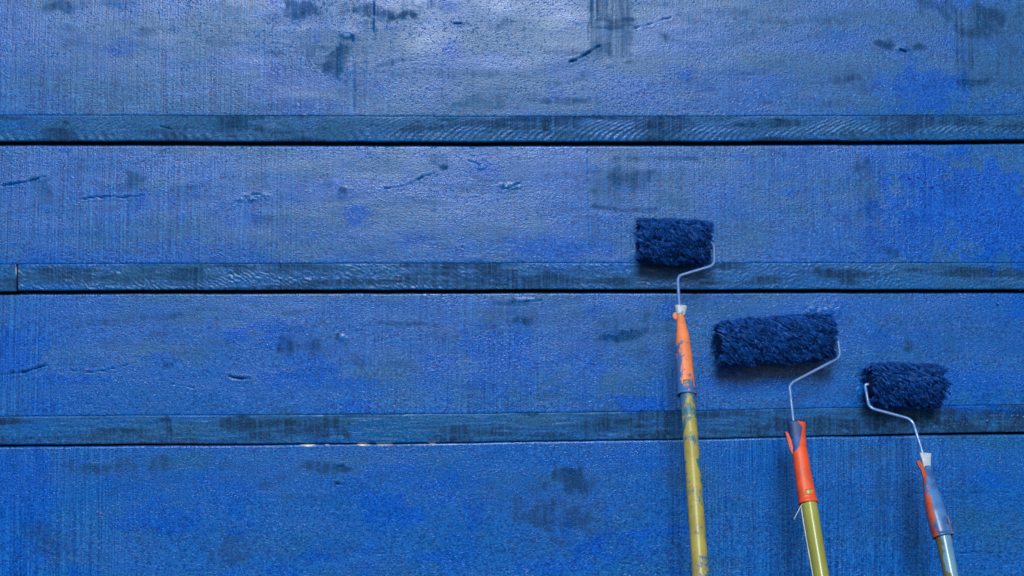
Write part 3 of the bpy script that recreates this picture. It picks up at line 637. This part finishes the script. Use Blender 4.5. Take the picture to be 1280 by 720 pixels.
# 1: highest roller
P1 = [(384.5, 850.6, 6.6), (388, 850.6, 6.0), (393, 850.5, 5.0), (398, 850.8, 5.0), (408, 852.0, 6.3), (420, 853.3, 8.3), (445, 855.0, 10.3), (470, 856.6, 10.9), (486, 857.6, 11.2), (494, 858.2, 11.4)]
def gp1(x, y, f):
    l = sstep(-2, -7.5, x - np.interp(y, [390, 494], [851, 858]))          # left flank is splashed
    return .345 + .36 * l * sstep(425, 450, y) + .25 * sstep(468, 484, y) * sstep(480, 470, y * 0 + x * 0 + 475) + .08 * sstep(478, 490, y) + .25 * sstep(398, 388, y)
def pp1(x, y, V):
    c = np.interp(y, [495, 720], [858.7, 876]); h = (x - c) / 10
    return .33 + .28 * sstep(560, 500, y) + .22 * sstep(-.2, -1, h) * sstep(640, 520, y) + .16 * sstep(.4, 1, h) + .28 * sstep(685, 715, y) - .12 * sstep(640, 660, y) * sstep(700, 690, y)
r1, t1, g1, p1 = build_roller('highest paint roller, small, with splashed orange grip and yellow cane pole smeared blue',
    (798, 300.5), (885, 303.5), -.0270, .0276, 51, 2000, (.35, .25), [(892.3, 307), (893.0, 331.5), (850.0, 344.3), (847.2, 349), (849.6, 388)], 1, P1, (852.5, 862, 478.5, 484), M_G1, gp1, 2.2,
    ((857.0, 462), (876.2, 722)), (.0083, .0093), M_P1, pp1, (.62, 1.02))
sleeve(t1, [(383.6, 851, 7.9, .8), (386, 851, 7.6, .8), (392, 850.9, 6.0, .85), (395, 850.8, 5.3, .9)], 'collar', M_CAP, g1, lambda x, y, f: .30 + .2 * sstep(388, 394, y), None, 3.2, sub=14, lip=False)
fin(t1, [(845.5, 390), (841.2, 392), (840.6, 396.5), (842.2, 399.2), (846, 400), (847, 396)], 'hook', M_G1, g1, .004, .35)

# 2: widest roller
P2 = [(528.3, 996, 10.8, .62), (534, 996, 10.5, .64), (546, 997.3, 9.6, .72), (556, 998.6, 9.2, .85), (566, 999.8, 9.3, .95), (590, 1003.2, 10.0, .95), (610, 1006.6, 10.7, .95), (624, 1009.5, 11.2, .95), (629.3, 1010.4, 11.4, .95)]
def gp2(x, y, f):
    edge = np.interp(y, [528, 536, 546, 556, 566, 574], [996, 1001, 999.5, 999, 995.5, 990])
    return 1.0 * sstep(2.5, -2.5, x - edge) * sstep(575, 562, y + (x - 995) * .3) - .12
def pp2(x, y, V):
    return .08 + 0 * x
r2, t2, g2, p2 = build_roller('widest paint roller, in the middle, with clean orange grip and olive green pole',
    (899, 430), (1039, 421.5), -.0290, .0292, 52, 3300, (-.1, .1), [(1047.2, 424), (1050.3, 446.5), (991, 477.6), (986.8, 483), (992.4, 532)], 1, P2, (1004.5, 1012.5, 614.5, 619.5), M_G2, gp2, 2.5,
    ((1007.0, 602), (1026.6, 720)), (.0086, .0087), M_P2, pp2, (.55, .93))
fin(t2, [(984.5, 541), (981.2, 540), (983.2, 548), (986.4, 560), (990.5, 569), (991.5, 560), (988, 549)], 'hook', M_G2, g2, .004, .0, .001)
s = [t2.at(1002.5, 630.5, .004), t2.at(1000, 634, .006), t2.at(996.5, 640, .006), t2.at(991.3, 650.5, .004)]
V, qd, ng = tube(resample(fillet(s, .004), .002), .00055, 6); M_STR = simple('pale_string', (0.42, 0.46, 0.36), .7)
part('string', mesh_np('string', V, qd, ng), M_STR, r2)
s = [t2.at(1001.5, 631, -.001), t2.at(1003.2, 645, -.0005), t2.at(1009.0, 678, -.001), t2.at(1017.0, 722, -.001), t2.at(1022.5, 752, -.003)]
V, qd, ng = tube(resample(s, .006), .0008, 8); M_SPL = simple('pale_cane_fibre', (0.42, 0.44, 0.33), .5)
part('splinter', mesh_np('splinter', V, qd, ng), M_SPL, p2)

# 3: lowest roller, frame on its left
P3 = [(583, 1158.6, 4.6, .8), (590, 1159.8, 6.0, .8), (605, 1162.0, 7.9, .85), (620, 1164.6, 9.8, .9), (640, 1170.0, 11.8, .95), (656, 1174.5, 12.4, .95), (671, 1178.8, 12.2, .95)]
def gp3(x, y, f):
    le = np.interp(y, [584, 600, 620, 656, 672], [1154.5, 1157.5, 1160, 1167, 1172]); re = np.interp(y, [600, 640, 648, 672], [1200, 1200, 1182, 1185])
    return np.clip(1.1 * sstep(-1, 2.0, x - le) * (1 - .8 * sstep(-1, 2, x - re)), .42, 1) - .01 + .1 * sstep(600, 590, y)
def pp3(x, y, V):
    c = np.interp(y, [675, 720], [1179, 1188.6]); h = (x - c) / 10
    return .60 + .25 * sstep(-.1, .3, h) - .5 * sstep(-.35, -.8, h) - .15 * sstep(.75, 1, h)
r3, t3, g3_, p3 = build_roller('lowest paint roller, wire on its left, blue painted grip with white collar',
    (1087, 480.5), (1174, 483.5), -.0262, .0276, 53, 2100, (.3, .2), [(1081.3, 482.5), (1085.8, 506.5), (1091, 511), (1135.5, 523), (1141.5, 528.5), (1155.0, 572)], -1, P3, (1180.2, 1183.2, 642, 658), M_G3, gp3, 2.7,
    ((1175.5, 655), (1188.8, 720)), (.0091, .0079), M_P3, pp3, (.5, .88), 'blue painted pole with bare cane along its left side', 'orange grip almost covered in pale blue paint')
sleeve(t3, [(567, 1156.4, 7.6, .45), (569, 1156.5, 7.2, .45), (577, 1157.6, 5.6, .5), (586.5, 1158.9, 4.4, .75)], 'collar', M_CAP, g3_, lambda x, y, f: np.full(np.shape(x), .02) + .55 * np.exp(-((x - 1157.5) / 1.3) ** 2 - ((y - 574) / 1.6) ** 2), None, 4.0, sub=20, lip=False)
fin(t3, [(1144.3, 577), (1149.5, 576.6), (1152.5, 581.5), (1155.5, 589), (1157, 600), (1154.0, 599), (1150.8, 588), (1147, 582)], 'hook', M_G3, g3_, .005, .28, .001)
